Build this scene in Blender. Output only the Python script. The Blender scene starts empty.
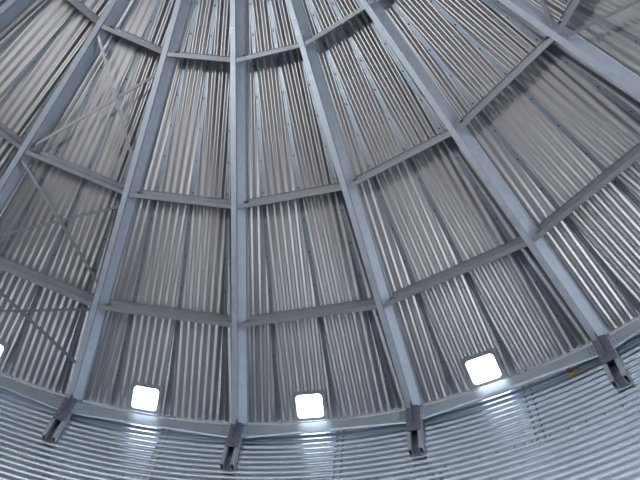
import bpy, bmesh, math, random
from mathutils import Vector, Matrix

random.seed(7)
scene = bpy.context.scene
COL = scene.collection
PI = math.pi

# ------------------------------------------------------------------ camera
R = 9.0                                   # radius of the rafter feet (m)
cam_d = bpy.data.cameras.new('camera')
cam = bpy.data.objects.new('camera', cam_d)
COL.objects.link(cam)
cam_d.sensor_width = 36.0
cam_d.lens = 675.89 * 36.0 / 640.0
cam_d.shift_x = 49.05 / 640.0
cam_d.shift_y = -1.14 / 640.0
cam_d.clip_start = 0.05
cam_d.clip_end = 400
yaw, pitch, roll = 1.95489, 1.07672, 0.32134
fwd = Vector((math.cos(yaw) * math.cos(pitch), math.sin(yaw) * math.cos(pitch), math.sin(pitch)))
rgt = Vector((math.sin(yaw), -math.cos(yaw), 0))
upv = rgt.cross(fwd)
r2 = math.cos(roll) * rgt + math.sin(roll) * upv
u2 = -math.sin(roll) * rgt + math.cos(roll) * upv
mw = Matrix((r2, u2, -fwd)).transposed().to_4x4()
mw.translation = Vector((0.28248, 0.1726, -0.91234)) * R
cam.matrix_world = mw
scene.camera = cam

# ------------------------------------------------------------------ world, lights, exposure
world = bpy.data.worlds.new('world')
scene.world = world
world.use_nodes = True
bg = world.node_tree.nodes['Background']
bg.inputs['Color'].default_value = (0.80, 0.89, 1.0, 1)
bg.inputs['Strength'].default_value = 9.0

FLOOR_Z = -9.85
# (azimuth, half width, top, bottom) of two unseen wall openings added for light
ADDED_OPENINGS = [
    (math.radians(15), math.radians(16), -1.21, -3.51),
    (math.radians(-118), math.radians(11), -5.85, -8.15),
]

def area(name, loc, target, sx, sy, power, color):
    l = bpy.data.lights.new(name, 'AREA')
    l.shape = 'RECTANGLE'
    l.size, l.size_y = sx, sy
    l.energy = power
    l.color = color
    o = bpy.data.objects.new(name, l)
    COL.objects.link(o)
    o.location = loc
    o.rotation_euler = (Vector(target) - Vector(loc)).to_track_quat('-Z', 'Y').to_euler()
    return o

# added lamps standing in for daylight at the unseen wall openings and peak
for (az, half, top, bot), power, color in zip(ADDED_OPENINGS, (220, 800), ((0.88, 0.94, 1.0), (1.0, 0.98, 0.95))):
    area('added_wall_light', (9.08 * math.cos(az), 9.08 * math.sin(az), (top + bot) / 2), (0, 0, (top + bot) / 2 + 0.8),
         18 * math.sin(half), (top - bot) * 0.97, power, color)
area('added_cap_light', (0, 0, 5.6), (0, 0, -9), 1.5, 1.5, 500, (0.82, 0.90, 1.0))  # added lamp at the unseen open peak, brightens the wall

vs = scene.view_settings
vs.view_transform = 'Standard'
vs.look = 'None'
vs.gamma = 1.0
vs.use_curve_mapping = False
vs.exposure = -0.55

# ------------------------------------------------------------------ materials
def galv(name, col, rough=0.36, metal=1.0, spangle=0.10, scale=14.0, rvar=0.05, streak=None):
    m = bpy.data.materials.new(name)
    m.use_nodes = True
    nt = m.node_tree
    b = nt.nodes['Principled BSDF']
    b.inputs['Metallic'].default_value = metal
    tc = nt.nodes.new('ShaderNodeTexCoord')
    src = tc.outputs['Object']
    if streak:
        mp = nt.nodes.new('ShaderNodeMapping')
        mp.inputs['Scale'].default_value = streak
        nt.links.new(src, mp.inputs['Vector'])
        src = mp.outputs['Vector']
    n1 = nt.nodes.new('ShaderNodeTexNoise')
    n1.inputs['Scale'].default_value = scale
    n1.inputs['Detail'].default_value = 4
    nt.links.new(src, n1.inputs['Vector'])
    r = nt.nodes.new('ShaderNodeMapRange')
    r.inputs['From Min'].default_value = 0.3
    r.inputs['From Max'].default_value = 0.7
    r.inputs['To Min'].default_value = 1.0 - spangle
    r.inputs['To Max'].default_value = 1.0 + spangle * 0.5
    nt.links.new(n1.outputs['Fac'], r.inputs['Value'])
    mul = nt.nodes.new('ShaderNodeMix')
    mul.data_type = 'RGBA'
    mul.blend_type = 'MULTIPLY'
    mul.inputs['Factor'].default_value = 1.0
    mul.inputs['A'].default_value = (*col, 1)
    nt.links.new(r.outputs['Result'], mul.inputs['B'])
    nt.links.new(mul.outputs['Result'], b.inputs['Base Color'])
    rr = nt.nodes.new('ShaderNodeMapRange')
    rr.inputs['From Min'].default_value = 0.3
    rr.inputs['From Max'].default_value = 0.7
    rr.inputs['To Min'].default_value = rough - rvar
    rr.inputs['To Max'].default_value = rough + rvar
    nt.links.new(n1.outputs['Fac'], rr.inputs['Value'])
    nt.links.new(rr.outputs['Result'], b.inputs['Roughness'])
    return m

M = {
    'panel': galv('galvanised_roof_sheet', (0.58, 0.565, 0.555), 0.38, 1.0, 0.05, 1.2, rvar=0.0, streak=(3, 0.3, 1)),
    'strip': galv('galvanised_seam', (0.36, 0.43, 0.50), 0.40, 0.8),
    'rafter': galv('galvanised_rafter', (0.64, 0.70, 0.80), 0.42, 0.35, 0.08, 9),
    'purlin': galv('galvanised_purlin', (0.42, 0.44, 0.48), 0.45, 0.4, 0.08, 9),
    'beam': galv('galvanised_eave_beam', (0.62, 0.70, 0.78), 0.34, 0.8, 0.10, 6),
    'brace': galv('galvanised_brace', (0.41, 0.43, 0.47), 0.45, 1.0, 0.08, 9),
    'wall': galv('galvanised_wall_sheet', (0.78, 0.84, 0.93), 0.26, 1.0, 0.06, 1.5, rvar=0.0),
    'bracket': galv('dull_bracket_steel', (0.30, 0.30, 0.36), 0.55, 0.9, 0.22, 18),
    'post': galv('galvanised_post', (0.50, 0.54, 0.58), 0.42, 0.4, 0.1, 12),
    'bolt': galv('dark_bolt', (0.10, 0.10, 0.11), 0.5, 0.8, 0.1),
    'zinc': galv('bright_bolt', (0.75, 0.75, 0.76), 0.35, 1.0, 0.1),
    'brass': galv('yellow_zinc_bolt', (0.55, 0.36, 0.16), 0.45, 0.9, 0.1),
    'vent': galv('vent_steel', (0.60, 0.62, 0.66), 0.45, 0.9, 0.1),
    'paint': galv('yellow_marker', (0.75, 0.48, 0.06), 0.7, 0.0, 0.2),
}
cm = bpy.data.materials.new('concrete_floor')
cm.use_nodes = True
nt = cm.node_tree
b = nt.nodes['Principled BSDF']
b.inputs['Roughness'].default_value = 0.85
nz = nt.nodes.new('ShaderNodeTexNoise')
nz.inputs['Scale'].default_value = 1.3
nz.inputs['Detail'].default_value = 8
cr = nt.nodes.new('ShaderNodeValToRGB')
cr.color_ramp.elements[0].color = (0.060, 0.057, 0.054, 1)
cr.color_ramp.elements[1].color = (0.105, 0.098, 0.092, 1)
tc = nt.nodes.new('ShaderNodeTexCoord')
nt.links.new(tc.outputs['Object'], nz.inputs['Vector'])
nt.links.new(nz.outputs['Fac'], cr.inputs['Fac'])
nt.links.new(cr.outputs['Color'], b.inputs['Base Color'])
M['concrete'] = cm

# ------------------------------------------------------------------ helpers
def mesh(name, bm, mat, smooth=False):
    me = bpy.data.meshes.new(name)
    bmesh.ops.recalc_face_normals(bm, faces=bm.faces)
    bm.to_mesh(me)
    bm.free()
    me.materials.append(M[mat])
    if smooth:
        for p in me.polygons:
            p.use_smooth = True
    return me

def link(name, me, parent=None, matrix=None):
    o = bpy.data.objects.new(name, me)
    COL.objects.link(o)
    if parent is not None:
        o.parent = parent
    if matrix is not None:
        o.matrix_local = matrix
    return o

def tag(o, label, cat, group=None):
    o['label'] = label
    o['category'] = cat
    if group:
        o['group'] = group
    return o

def structure(o, label=None, cat=None):
    o['kind'] = 'structure'
    if label:
        o['label'] = label
        o['category'] = cat
    return o

def stuff(o):
    o['kind'] = 'stuff'
    return o

def frame(x, y, z, o):
    """matrix with the given local axes and origin"""
    m = Matrix((Vector(x), Vector(y), Vector(z))).transposed().to_4x4()
    m.translation = Vector(o)
    return m

def extrude_poly(bm, pts, l0, l1, axis='y'):
    """closed polygon pts (a, c) swept along one axis"""
    def V(a, l, c):
        if axis == 'y':
            return (a, l, c)
        if axis == 'x':
            return (l, a, c)
        return (a, c, l)
    a = [bm.verts.new(V(p[0], l0, p[1])) for p in pts]
    b_ = [bm.verts.new(V(p[0], l1, p[1])) for p in pts]
    n = len(pts)
    for i in range(n):
        bm.faces.new((a[i], a[(i + 1) % n], b_[(i + 1) % n], b_[i]))
    bm.faces.new(a[::-1])
    bm.faces.new(b_)

def thick_path(path, t):
    """closed outline of thickness t around an open path (folded sheet section)"""
    left, right = [], []
    n = len(path)
    for i, p in enumerate(path):
        p = Vector(p)
        ds = []
        if i > 0:
            ds.append((p - Vector(path[i - 1])).normalized())
        if i < n - 1:
            ds.append((Vector(path[i + 1]) - p).normalized())
        if len(ds) == 2:
            n0 = Vector((-ds[0].y, ds[0].x))
            n1 = Vector((-ds[1].y, ds[1].x))
            nn = (n0 + n1).normalized()
            k = 1.0 / max(0.35, nn.dot(n0))
        else:
            nn = Vector((-ds[0].y, ds[0].x))
            k = 1.0
        left.append(tuple(p + nn * k * t / 2))
        right.append(tuple(p - nn * k * t / 2))
    return left + right[::-1]

def box(bm, x0, x1, y0, y1, z0, z1):
    vs_ = [bm.verts.new((x, y, z)) for x in (x0, x1) for y in (y0, y1) for z in (z0, z1)]
    for f in ((0, 1, 3, 2), (4, 6, 7, 5), (0, 4, 5, 1), (2, 3, 7, 6), (0, 2, 6, 4), (1, 5, 7, 3)):
        bm.faces.new([vs_[i] for i in f])

def bolt(bm, c, axis, r=0.014, h=0.010):
    """hexagonal bolt head standing on c along axis"""
    ax = Vector(axis).normalized()
    q = ax.orthogonal().normalized()
    w = ax.cross(q)
    c = Vector(c)
    a = [bm.verts.new(c + r * (math.cos(k * PI / 3) * q + math.sin(k * PI / 3) * w)) for k in range(6)]
    d = [bm.verts.new(v.co + ax * h) for v in a]
    for k in range(6):
        bm.faces.new((a[k], a[(k + 1) % 6], d[(k + 1) % 6], d[k]))
    bm.faces.new(d)

# ------------------------------------------------------------------ roof geometry
N = 20
SL = 0.58376
AL = math.atan(SL)
CA, SA = math.cos(AL), math.sin(AL)
DR = 0.30                                  # depth of a rafter
RING = {1: 0.42577 * R, 2: 0.66353 * R, 3: 0.8457 * R}

def theta(i):
    return PI / 2 - i * 2 * PI / N

def axes(th):
    t = Vector((-math.cos(th) * CA, -math.sin(th) * CA, SA))     # up the slope
    n = Vector((math.cos(th) * SA, math.sin(th) * SA, CA))       # outward normal
    b_ = Vector((math.sin(th), -math.cos(th), 0))                # sideways, towards the next rafter
    return t, n, b_

def cone(th, r, n=0.0, b_=0.0):
    t, nn, bb = axes(th)
    return Vector((r * math.cos(th), r * math.sin(th), SL * (R - r))) + n * nn + b_ * bb

# ---- floor, wall
def disc(bm, r, z, seg=80):
    bm.faces.new([bm.verts.new((r * math.cos(2 * PI * k / seg), r * math.sin(2 * PI * k / seg), z)) for k in range(seg)])

bm = bmesh.new()
disc(bm, 9.6, FLOOR_Z)
structure(link('floor', mesh('floor', bm, 'concrete')), 'dark concrete floor of the round silo', 'floor')
bm = bmesh.new()
disc(bm, 60, FLOOR_Z - 0.15)
structure(link('ground', mesh('ground', bm, 'concrete')), 'dark concrete yard outside the silo', 'ground')

wall = bpy.data.objects.new('wall_round', None)
COL.objects.link(wall)
structure(wall, 'round silo wall of corrugated galvanised sheets', 'wall')
RW = 9.17
PITCH = 0.1055
AMP = 0.0085
SHEET_H = 11 * PITCH

def wall_sheet_mesh(h, name):
    nz_ = int(round(h / PITCH)) * 8
    na = 14
    bm = bmesh.new()
    half = PI / N + 0.0035
    rows = []
    for iz in range(nz_ + 1):
        z = -h * iz / nz_
        rr = RW + AMP * math.cos(2 * PI * (-z) / PITCH)
        rows.append([bm.verts.new((rr * math.cos(-half + 2 * half * k / na), rr * math.sin(-half + 2 * half * k / na), z)) for k in range(na + 1)])
    for a, c in zip(rows, rows[1:]):
        for k in range(na):
            bm.faces.new((a[k], a[k + 1], c[k + 1], c[k]))
    return mesh(name, bm, 'wall', True)

def sheet_bolts_mesh(h, name):
    bm = bmesh.new()
    nw = int(round(h / PITCH))
    for col_ in (-0.0035, 0.0035):
        for k in range(nw):
            z = -(k + 0.5) * PITCH
            a = PI / N + col_ * 1.6
            bolt(bm, (( RW - AMP) * math.cos(a), (RW - AMP) * math.sin(a), z), (-math.cos(a), -math.sin(a), 0), 0.012, 0.008)
    for k in range(1, nw, 2):                # sparse second column beside the lap
        a = -PI / N + 0.0236
        bolt(bm, ((RW - AMP) * math.cos(a), (RW - AMP) * math.sin(a), -(k + 0.5) * PITCH), (-math.cos(a), -math.sin(a), 0), 0.010, 0.008)
    for k in range(12):
        a = -PI / N + 2 * PI / N * (k + 0.5) / 12
        bolt(bm, ((RW - AMP) * math.cos(a), (RW - AMP) * math.sin(a), -h + 0.5 * PITCH), (-math.cos(a), -math.sin(a), 0), 0.012, 0.008)
    return mesh(name, bm, 'bolt')

H0 = 14 * PITCH
tall, tallb = wall_sheet_mesh(H0, 'wall_sheet_tall'), sheet_bolts_mesh(H0, 'tall_bolts')
std, stdb = wall_sheet_mesh(SHEET_H, 'wall_sheet'), sheet_bolts_mesh(SHEET_H, 'sheet_bolts')
ztop = 0.275
z = ztop
row = 0
while z > FLOOR_Z + 0.05:
    h = H0 if row == 0 else SHEET_H
    for k in range(N):
        az = PI / 2 - (k - 0.5 + 0.585 + (0.5 if row % 2 else 0)) * 2 * PI / N + (0.0 if row % 2 == 0 else 0)
        if any(abs((az - da + PI) % (2 * PI) - PI) < dh + PI / N and db - 0.3 <= z - h and z <= dt + 0.3 for da, dh, dt, db in ADDED_OPENINGS):
            continue
        s = link('wall_sheet', tall if row == 0 else std, wall, Matrix.Translation((0, 0, z)) @ Matrix.Rotation(az, 4, 'Z'))
        if row < 3:
            stuff(link('bolt_rows', tallb if row == 0 else stdb, s))
    z -= h
    row += 1

bm = bmesh.new()
bmesh.ops.create_circle(bm, cap_ends=True, segments=9, radius=0.03)
for v in bm.verts:
    v.co.x *= random.uniform(0.8, 1.5)
bmesh.ops.solidify(bm, geom=bm.faces[:], thickness=0.003)
mark_me = mesh('paint_mark', bm, 'paint')
for az, zz in ((57.5, -0.105), (56.8, -0.16), (57.4, -0.225)):
    az = math.radians(az)
    out = Vector((math.cos(az), math.sin(az), 0))
    link('paint_mark', mark_me, wall, frame((math.sin(az), -math.cos(az), 0), (0, 0, 1), out, out * (RW - AMP - 0.004) + Vector((0, 0, zz))))

# ---- roof sheets: 60 tapered corrugated panels, seams between them
roof = bpy.data.objects.new('ceiling', None)
COL.objects.link(roof)
structure(roof, 'conical silo roof of ribbed galvanised sheets', 'ceiling')
NP = 60
TH = math.tan(PI / NP)
R_EAVE, R_TOP = 9.34, 0.75
RIB, RAMP = 0.120, 0.0120
PROT = math.radians(0.9)                    # seams sit slightly off the rafter lines
P_N = DR + 0.020                            # panel level above the rafter bottoms
VENT_W, VENT_H = 0.44, 0.375
VENT_U = 0.07
VENT_V = 0.60                               # slope distance of vent centre from sheet edge

def bounds(v):
    return (R_EAVE - v * CA) * TH

EDGE = 0.027

def panel_mesh(vent=False):
    bm = bmesh.new()
    W = R_EAVE * TH
    L = (R_EAVE - R_TOP) / CA
    ns = int(W * 2 / RIB * 10) // 2 * 2
    vcuts = [0.0, L]
    if vent:
        vcuts = [0.0, VENT_V - VENT_H / 2 - 0.02, VENT_V + VENT_H / 2 + 0.02, L]
    us = [-W + 2 * W * k / ns for k in range(ns + 1)]
    if vent:
        for e in (VENT_U - VENT_W / 2 - 0.02, VENT_U + VENT_W / 2 + 0.02):
            j = min(range(len(us)), key=lambda q: abs(us[q] - e))
            us[j] = e
    def prof(u):
        c = math.cos(2 * PI * u / RIB)
        return RAMP * c
    rows = [[bm.verts.new((u, v, prof(u))) for u in us] for v in vcuts]
    for r_, (a, c) in enumerate(zip(rows, rows[1:])):
        for k in range(ns):
            if vent and r_ == 1 and us[k] >= VENT_U - VENT_W / 2 - 0.021 and us[k + 1] <= VENT_U + VENT_W / 2 + 0.021:
                continue
            bm.faces.new((a[k], a[k + 1], c[k + 1], c[k]))
    for s in (-1, 1):                       # taper both edges
        p0 = Vector((s * (bounds(0) - EDGE), 0, 0))
        p1 = Vector((s * (bounds(L) - EDGE), L, 0))
        d = (p1 - p0)
        nrm = Vector((d.y, -d.x, 0)) * s
        res = bmesh.ops.bisect_plane(bm, geom=bm.verts[:] + bm.edges[:] + bm.faces[:], plane_co=p0, plane_no=nrm, clear_outer=True)
        for ed in [g for g in res['geom_cut'] if isinstance(g, bmesh.types.BMEdge)]:
            c0, c1 = (v.co.copy() for v in ed.verts)         # turned-up edge that meets the seam strip
            q = [c0, c1, Vector((c1.x, c1.y, 0.0175)), Vector((c0.x, c0.y, 0.0175))]
            bm.faces.new([bm.verts.new(w) for w in q])
    return mesh('roof_panel_vented' if vent else 'roof_panel', bm, 'panel', True)

def seam_mesh():
    """flat lap with a small raised lip along a panel seam; local y runs up the seam"""
    L = math.hypot((R_EAVE - R_TOP), (R_EAVE - R_TOP) * TH) / math.cos(AL)
    pts = [(-0.050, 0.023), (-0.050, 0.017), (-0.006, 0.017), (-0.004, 0.009), (0.004, 0.009), (0.006, 0.017), (0.050, 0.017), (0.050, 0.023)]
    bm = bmesh.new()
    extrude_poly(bm, pts, 0, L)
    return mesh('seam_strip', bm, 'strip'), L

def seam_bolts(L):
    bm = bmesh.new()
    k = 0.35
    while k < L - 0.2:
        bolt(bm, (0.0, k, 0.008), (0, 0, -1), 0.013, 0.012)
        k += 0.55
    return mesh('seam_bolts', bm, 'bolt')

pm, pv = panel_mesh(), panel_mesh(True)
sm, SEAM_L = seam_mesh()
sb = seam_bolts(SEAM_L)
VENT_BAYS = range(-2, 2)

def panel_frame(th):
    t, n, b_ = axes(th)
    return frame(b_, t, n, cone(th, R_EAVE, P_N))

for k in range(NP):
    th = PI / 2 - k * 2 * PI / NP - PROT
    bay = k // 3 if k < 30 else (k - 60) // 3
    vent = (k % 3 == 1) and bay in VENT_BAYS
    link('roof_panel', pv if vent else pm, roof, panel_frame(th))
    ths = th - PI / NP                      # seam to the right of this panel
    # the seam lies where two neighbouring panel planes meet
    e0 = panel_frame(th) @ Vector((bounds(0), 0, 0))
    Lp = (R_EAVE - R_TOP) / CA
    e1 = panel_frame(th) @ Vector((bounds(Lp), Lp, 0))
    y = (e1 - e0).normalized()
    x = Vector((math.sin(ths), -math.cos(ths), 0))
    nn = y.cross(x).normalized()                # points outwards
    s = link('seam_strip', sm, roof, frame(x, y, nn, e0))
    stuff(link('seam_bolts', sb, s))

# roof cap collar around the open centre
bm = bmesh.new()
seg = 40
for k in range(seg):
    a0, a1 = 2 * PI * k / seg, 2 * PI * (k + 1) / seg
    zb = SL * (R - 0.9) - 0.1
    q = [(0.95, zb), (0.95, zb + 0.55), (0.90, zb + 0.55), (0.90, zb)]
    va = [bm.verts.new((r_ * math.cos(a0), r_ * math.sin(a0), z_)) for r_, z_ in q]
    vb = [bm.verts.new((r_ * math.cos(a1), r_ * math.sin(a1), z_)) for r_, z_ in q]
    for j in range(4):
        bm.faces.new((va[j], va[(j + 1) % 4], vb[(j + 1) % 4], vb[j]))
bmesh.ops.remove_doubles(bm, verts=bm.verts, dist=1e-4)
structure(link('trim_1', mesh('roof_collar', bm, 'rafter')), 'steel ring collar at the peak of the roof', 'trim')

# ------------------------------------------------------------------ rafters
RAFT = {
    -4: 'steel roof rafter just outside the top left corner of the picture',
    -3: 'steel roof rafter cutting across the extreme top left corner',
    -2: 'slanting steel roof rafter on the left edge of the cross-braced bay at left',
    -1: 'steel roof rafter on the right edge of the cross-braced bay at left',
    0: 'upright steel roof rafter running straight up, left of the picture centre',
    1: 'steel roof rafter leaning right, first one right of the upright rafter',
    2: 'steel roof rafter second to the right of the upright rafter, ending at the rightmost bracket',
    3: 'steel roof rafter crossing the top right corner, third right of the upright rafter',
    4: 'steel roof rafter just outside the top right corner of the picture',
}
R_IN = 0.98
L_R = (R - R_IN) / CA
FL, TF, WS, W1 = 0.085, 0.132, 0.110, 0.10   # bottom flange, top flange reach, slanting part of the web
bm = bmesh.new()
sec = thick_path([(-FL, 0.022), (-FL, 0.004), (-0.004, 0.004), (-0.004, W1), (WS, W1 + WS), (WS, DR - 0.004), (TF, DR - 0.004)], 0.007)
extrude_poly(bm, sec, -0.02, L_R)
rafter_me = mesh('roof_rafter', bm, 'rafter')
bm = bmesh.new()
for yv in (1.9, 4.35, 6.5):                  # splice bolts on flange and web
    for dy in (0, 0.06):
        bolt(bm, (-0.030, yv + dy, 0.0), (0, 0, -1), 0.010, 0.008)
        bolt(bm, (-0.068, yv + dy, 0.0), (0, 0, -1), 0.010, 0.008)
        for q in (0.3, 0.7):
            bolt(bm, (WS * q, yv + dy, W1 + WS * q - 0.004), (1, 0, -1), 0.010, 0.008)
splice_me = mesh('splice_bolts', bm, 'zinc')
for i, lab in RAFT.items():
    t, n, b_ = axes(theta(i))
    o = link('roof_rafter', rafter_me, None, frame(b_, t, n, cone(theta(i), R)))
    tag(o, lab, 'rafter', 'roof rafters')
    stuff(link('splice_bolts', splice_me, o))

# ------------------------------------------------------------------ purlins
BAY = {
    -4: 'in the bay at the top left corner',
    -3: 'in the bay left of the left cross-braced bay',
    -2: 'in the cross-braced bay at left',
    -1: 'in the bay just left of the upright rafter',
    0: 'in the bay just right of the upright rafter',
    1: 'in the second bay right of the upright rafter',
    2: 'in the third bay right of the upright rafter',
    3: 'in the braced bay at the top right corner',
}
RNAME = {1: 'topmost', 2: 'middle', 3: 'lowest'}
SHIFT = {1: 0.0, 2: 0.0, 3: 0.05}

def in_view(ring, bay):
    return (ring == 1 and bay in (-3, -2, -1, 0, 1, 2)) or (ring == 2 and -3 <= bay <= 3) or (ring == 3 and -2 <= bay <= 2)

for ring, rr in RING.items():
    for bay in range(-3, 4):
        if not in_view(ring, bay):
            continue
        t, n, b_ = axes(theta(bay + 0.5))
        rr = RING[ring] + SHIFT[ring]
        p0 = cone(theta(bay), rr)
        p1 = cone(theta(bay + 1), rr)
        L = (p1 - p0).length
        bm = bmesh.new()
        # local x along the purlin, y up the slope, z outward normal
        x0, x1 = 0.016, L - 0.018
        def V(a, l, c):
            return (l, a, c)
        # bottom flange and web run web to web, the top flange stops short of the rafters' top flange
        extrude_poly(bm, thick_path([(0.0, 0.040), (0.0, 0.016), (0.062, 0.016), (0.098, DR - 0.034)], 0.006), x0, x1, 'x')
        extrude_poly(bm, thick_path([(0.096, DR - 0.034), (0.165, DR - 0.034), (0.165, DR - 0.054)], 0.006), x0 + 0.03, x1 - 0.03, 'x')
        for v in bm.verts:                   # ends cut to the lean of the rafter webs
            v.co.x += (WS + 0.01) * min(1, max(0, v.co.z - 0.05) / WS) if v.co.x < L / 2 else 0
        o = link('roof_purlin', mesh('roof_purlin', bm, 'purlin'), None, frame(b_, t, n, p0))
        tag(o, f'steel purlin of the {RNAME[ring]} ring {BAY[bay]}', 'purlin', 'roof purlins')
        for side, xx in ((0, x0 + 0.10), (1, x1 - 0.05)):
            bm = bmesh.new()
            box(bm, xx, xx + 0.046, 0.104, 0.110, 0.03, DR - 0.06)
            c = link('end_cleat', mesh('end_cleat', bm, 'post'), o)
        bm = bmesh.new()
        for q in range(3):
            xx = x0 + 0.25 + q * (L - 0.5) / 2 + random.uniform(-0.1, 0.1)
            bolt(bm, (xx, 0.13, DR - 0.037), (0, 0, -1), 0.011, 0.008)
        stuff(link('purlin_screws', mesh('purlin_screws', bm, 'zinc'), o))

# ------------------------------------------------------------------ cross braces (flat bars lying just under the purlins)
def brace(i0, r0, i1, r1, n0, label):
    a = cone(theta(i0), r0, n0, 0.012 if i1 > i0 else -0.012)
    c = cone(theta(i1), r1, n0, 0.012 if i1 < i0 else -0.012)
    a, c = a + (c - a).normalized() * 0.02, c - (c - a).normalized() * 0.02
    y = (c - a).normalized()
    t, n, b_ = axes(theta((i0 + i1) / 2))
    x = y.cross(n).normalized()
    zz = x.cross(y)
    L = (c - a).length
    bm = bmesh.new()
    extrude_poly(bm, thick_path([(-0.021, 0.0), (0.021, 0.0), (0.021, 0.025)], 0.006), 0, L)
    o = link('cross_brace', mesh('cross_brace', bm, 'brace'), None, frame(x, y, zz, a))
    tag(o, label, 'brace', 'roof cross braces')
    bm = bmesh.new()
    for yy in (0.05, 0.10, L - 0.05, L - 0.10):
        bolt(bm, (0, yy, -0.003), (0, 0, -1), 0.010, 0.008)
    stuff(link('brace_bolts', mesh('brace_bolts', bm, 'zinc'), o))

r1, r2_, r3 = RING[1], RING[2], RING[3]
LB = 'in the left braced bay'
brace(-2, r1 + 0.10, -1, r2_ - 0.42, 0.060, f'thin brace bar {LB}, falling to the right, topmost of three crosses')
brace(-1, r1 + 0.20, -2, r2_ - 0.10, 0.120, f'thin brace bar {LB}, falling to the left, topmost of three crosses')
brace(-2, r2_ + 0.10, -1, r3 - 0.24, 0.060, f'thin brace bar {LB}, falling to the right, middle of three crosses')
brace(-1, r2_ + 0.12, -2, r3 - 0.15, 0.120, f'thin brace bar {LB}, falling to the left, middle of three crosses')
brace(-2, r3 + 0.10, -1, R - 0.46, 0.060, f'thin brace bar {LB}, falling to the right, lowest of three crosses')
brace(-1, r3 + 0.06, -2, R - 0.35, 0.120, f'thin brace bar {LB}, falling to the left, lowest of three crosses')
brace(3, r2_ + 0.06, 4, r3 - 0.2, 0.060, 'thin brace bar at the top right corner, running right from the rafter crossing')
brace(3, r2_ - 0.12, 4, r1 + 0.2, 0.120, 'thin brace bar at the top right, rising steeply from the rafter crossing')

# ------------------------------------------------------------------ eave beams, brackets
def eave(i):
    th = theta(i)
    return Vector((R * math.cos(th), R * math.sin(th), 0))

BEAM_T, BEAM_B, BEAM_O = -0.02, -0.255, 0.055   # top, bottom, outward offset of the face
for bay in range(-3, 4):
    thm = theta(bay + 0.5)
    out = Vector((math.cos(thm), math.sin(thm), 0))
    p0, p1 = eave(bay), eave(bay + 1)
    x = (p1 - p0).normalized()
    L = (p1 - p0).length
    bm = bmesh.new()
    extrude_poly(bm, thick_path([(BEAM_O + 0.10, BEAM_T), (BEAM_O + 0.04, BEAM_T), (BEAM_O - 0.008, BEAM_B), (BEAM_O + 0.022, BEAM_B)], 0.008), 0.055, L - 0.055, 'x')
    o = link('eave_beam', mesh('eave_beam', bm, 'beam'), None, frame(x, out, (0, 0, 1), p0))
    tag(o, f'bluish steel eave beam along the wall top {BAY[bay]}', 'beam', 'eave beams')

BR = {
    -2: 'steel eave bracket of the rafter left of the braced bay',
    -1: 'steel eave bracket on the wall at far left, leftmost in the picture',
    0: 'steel eave bracket at the foot of the upright rafter',
    1: 'steel eave bracket at the foot of the first rafter right of the upright one',
    2: 'steel eave bracket on the wall at the right edge, rightmost in the picture',
}
H_BR = 0.86
PW = 0.105
# local x: sideways, y: outward (to the wall), z: up
bm = bmesh.new()
extrude_poly(bm, [(-PW, -0.50), (PW, -0.50), (PW, 0.0), (PW - 0.02, 0.03), (0.0, 0.05), (-PW, 0.03)], 0.0, 0.010, 'y')
plate_me = mesh('gusset_plate', bm, 'bracket')
bm = bmesh.new()
extrude_poly(bm, thick_path([(0.0, -0.02), (0.0, -0.10)], 0.010), -0.34, 0.03, 'z')
stem_me = mesh('stiffener', bm, 'bracket')
wing_me = {}
for s in (-1, 1):
    bm = bmesh.new()
    c9, s9 = math.cos(PI / N), math.sin(PI / N)
    pts = [(s * (PW - 0.004), -0.26), (s * (PW + 0.12), -0.205), (s * (PW + 0.12), -0.03), (s * (PW - 0.004), -0.01)]
    fr = [bm.verts.new((a, 0.030 - abs(a) * s9 / c9 * 0.25, c)) for a, c in pts]
    bk = [bm.verts.new((v.co.x, v.co.y + 0.008, v.co.z)) for v in fr]
    for k in range(4):
        bm.faces.new((fr[k], fr[(k + 1) % 4], bk[(k + 1) % 4], bk[k]))
    bm.faces.new(fr)
    bm.faces.new(bk[::-1])
    wing_me[s] = mesh('wing_plate', bm, 'beam')
# two hollow box legs and the web between them
leg_me = {}
for s in (-1, 1):
    bm = bmesh.new()
    a0, a1 = s * 0.105, s * 0.056
    extrude_poly(bm, thick_path([(a1, 0.020), (a1, 0.012), (a0, 0.012), (a0, 0.145), (a1, 0.145), (a1, 0.030)], 0.005), -H_BR, -0.05, 'z')
    leg_me[s] = mesh('leg_channel', bm, 'post')
bm = bmesh.new()
box(bm, -0.053, 0.053, 0.140, 0.145, -H_BR, -0.05)
web_me = mesh('back_web', bm, 'bracket')  # shade in the gap between the legs put into a darker steel colour
bm = bmesh.new()
for zz in (-0.45, -0.33, -0.21, -0.09):
    for xx in (-0.080, 0.080):
        bolt(bm, (xx, 0.0, zz), (0, -1, 0), 0.009, 0.008)
pbolt = mesh('plate_bolts', bm, 'post')
bm = bmesh.new()
for s in (-1, 1):
    for xx in (0.135, 0.195):
        for zz in (-0.16, -0.08):
            bolt(bm, (s * xx, 0.025, zz), (0, -1, 0), 0.013, 0.010)
wbolt = mesh('wing_bolts', bm, 'brass')
for i, lab in BR.items():
    th = theta(i)
    out = Vector((math.cos(th), math.sin(th), 0))
    x = Vector((math.sin(th), -math.cos(th), 0))
    e = bpy.data.objects.new('eave_bracket', None)
    COL.objects.link(e)
    e.matrix_world = frame(x, out, (0, 0, 1), eave(i) + out * 0.0)
    tag(e, lab, 'bracket', 'eave brackets')
    link('gusset_plate', plate_me, e)
    link('stiffener', stem_me, e)
    for s in (-1, 1):
        link('wing_plate', wing_me[s], e)
        link('leg_channel', leg_me[s], e)
    link('back_web', web_me, e)
    stuff(link('plate_bolts', pbolt, e))
    stuff(link('wing_bolts', wbolt, e))

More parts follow.
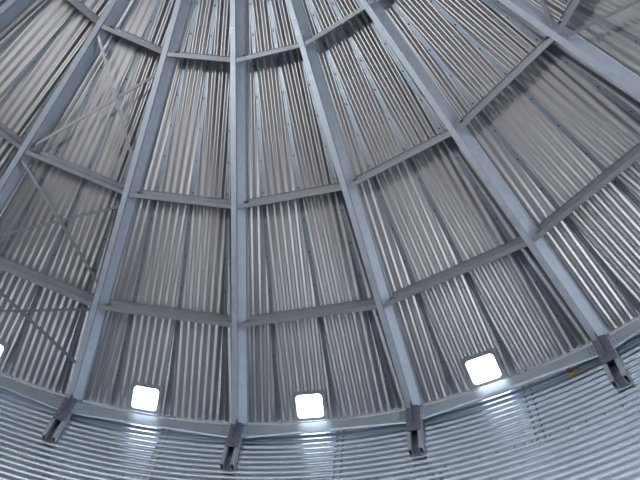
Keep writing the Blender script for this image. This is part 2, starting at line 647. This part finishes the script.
# ------------------------------------------------------------------ roof vents: flange plates with rounded openings
def rounded(w, h, r, seg=6):
    pts = []
    for cx, cy, a0 in ((w / 2 - r, h / 2 - r, 0), (-w / 2 + r, h / 2 - r, PI / 2), (-w / 2 + r, -h / 2 + r, PI), (w / 2 - r, -h / 2 + r, 1.5 * PI)):
        for k in range(seg + 1):
            a = a0 + k * PI / 2 / seg
            pts.append((cx + r * math.cos(a), cy + r * math.sin(a)))
    return pts

bm = bmesh.new()
inner, outer = rounded(VENT_W, VENT_H, 0.06), rounded(VENT_W + 0.12, VENT_H + 0.12, 0.02)
lv = []
for z_ in (-0.022, -0.017):
    lv.append(([bm.verts.new((x, y, z_)) for x, y in inner], [bm.verts.new((x, y, z_)) for x, y in outer]))
n_ = len(inner)
for (ia, oa) in lv:
    for k in range(n_):
        bm.faces.new((ia[k], ia[(k + 1) % n_], oa[(k + 1) % n_], oa[k]))
for q in (0, 1):
    for k in range(n_):
        bm.faces.new((lv[0][q][k], lv[0][q][(k + 1) % n_], lv[1][q][(k + 1) % n_], lv[1][q][k]))
vf_me = mesh('vent_flange', bm, 'vent')
bm = bmesh.new()
a = [bm.verts.new((x, y, -0.017)) for x, y in inner]
c = [bm.verts.new((x, y, 0.10)) for x, y in inner]
for k in range(n_):
    bm.faces.new((a[k], a[(k + 1) % n_], c[(k + 1) % n_], c[k]))
vn_me = mesh('vent_neck', bm, 'vent')
bm = bmesh.new()
for k in range(5):
    f = -1 + 2 * k / 4
    for s in (-1, 1):
        bolt(bm, (f * (VENT_W / 2 + 0.03), s * (VENT_H / 2 + 0.035), -0.022), (0, 0, -1), 0.010, 0.008)
        if 0 < k < 4:
            bolt(bm, (s * (VENT_W / 2 + 0.035), f * (VENT_H / 2 + 0.03), -0.022), (0, 0, -1), 0.010, 0.008)
vb_me = mesh('vent_bolts', bm, 'zinc')
for bay in VENT_BAYS:
    th = PI / 2 - (bay * 3 + 1) * 2 * PI / NP - PROT
    t, n, b_ = axes(th)
    e = bpy.data.objects.new('roof_vent', None)
    COL.objects.link(e)
    e.matrix_world = frame(b_, t, n, panel_frame(th) @ Vector((VENT_U, VENT_V, 0)))
    tag(e, f'bright square roof vent {BAY[bay]}', 'vent', 'roof vents')
    link('vent_flange', vf_me, e)
    link('vent_neck', vn_me, e)
    stuff(link('vent_bolts', vb_me, e))
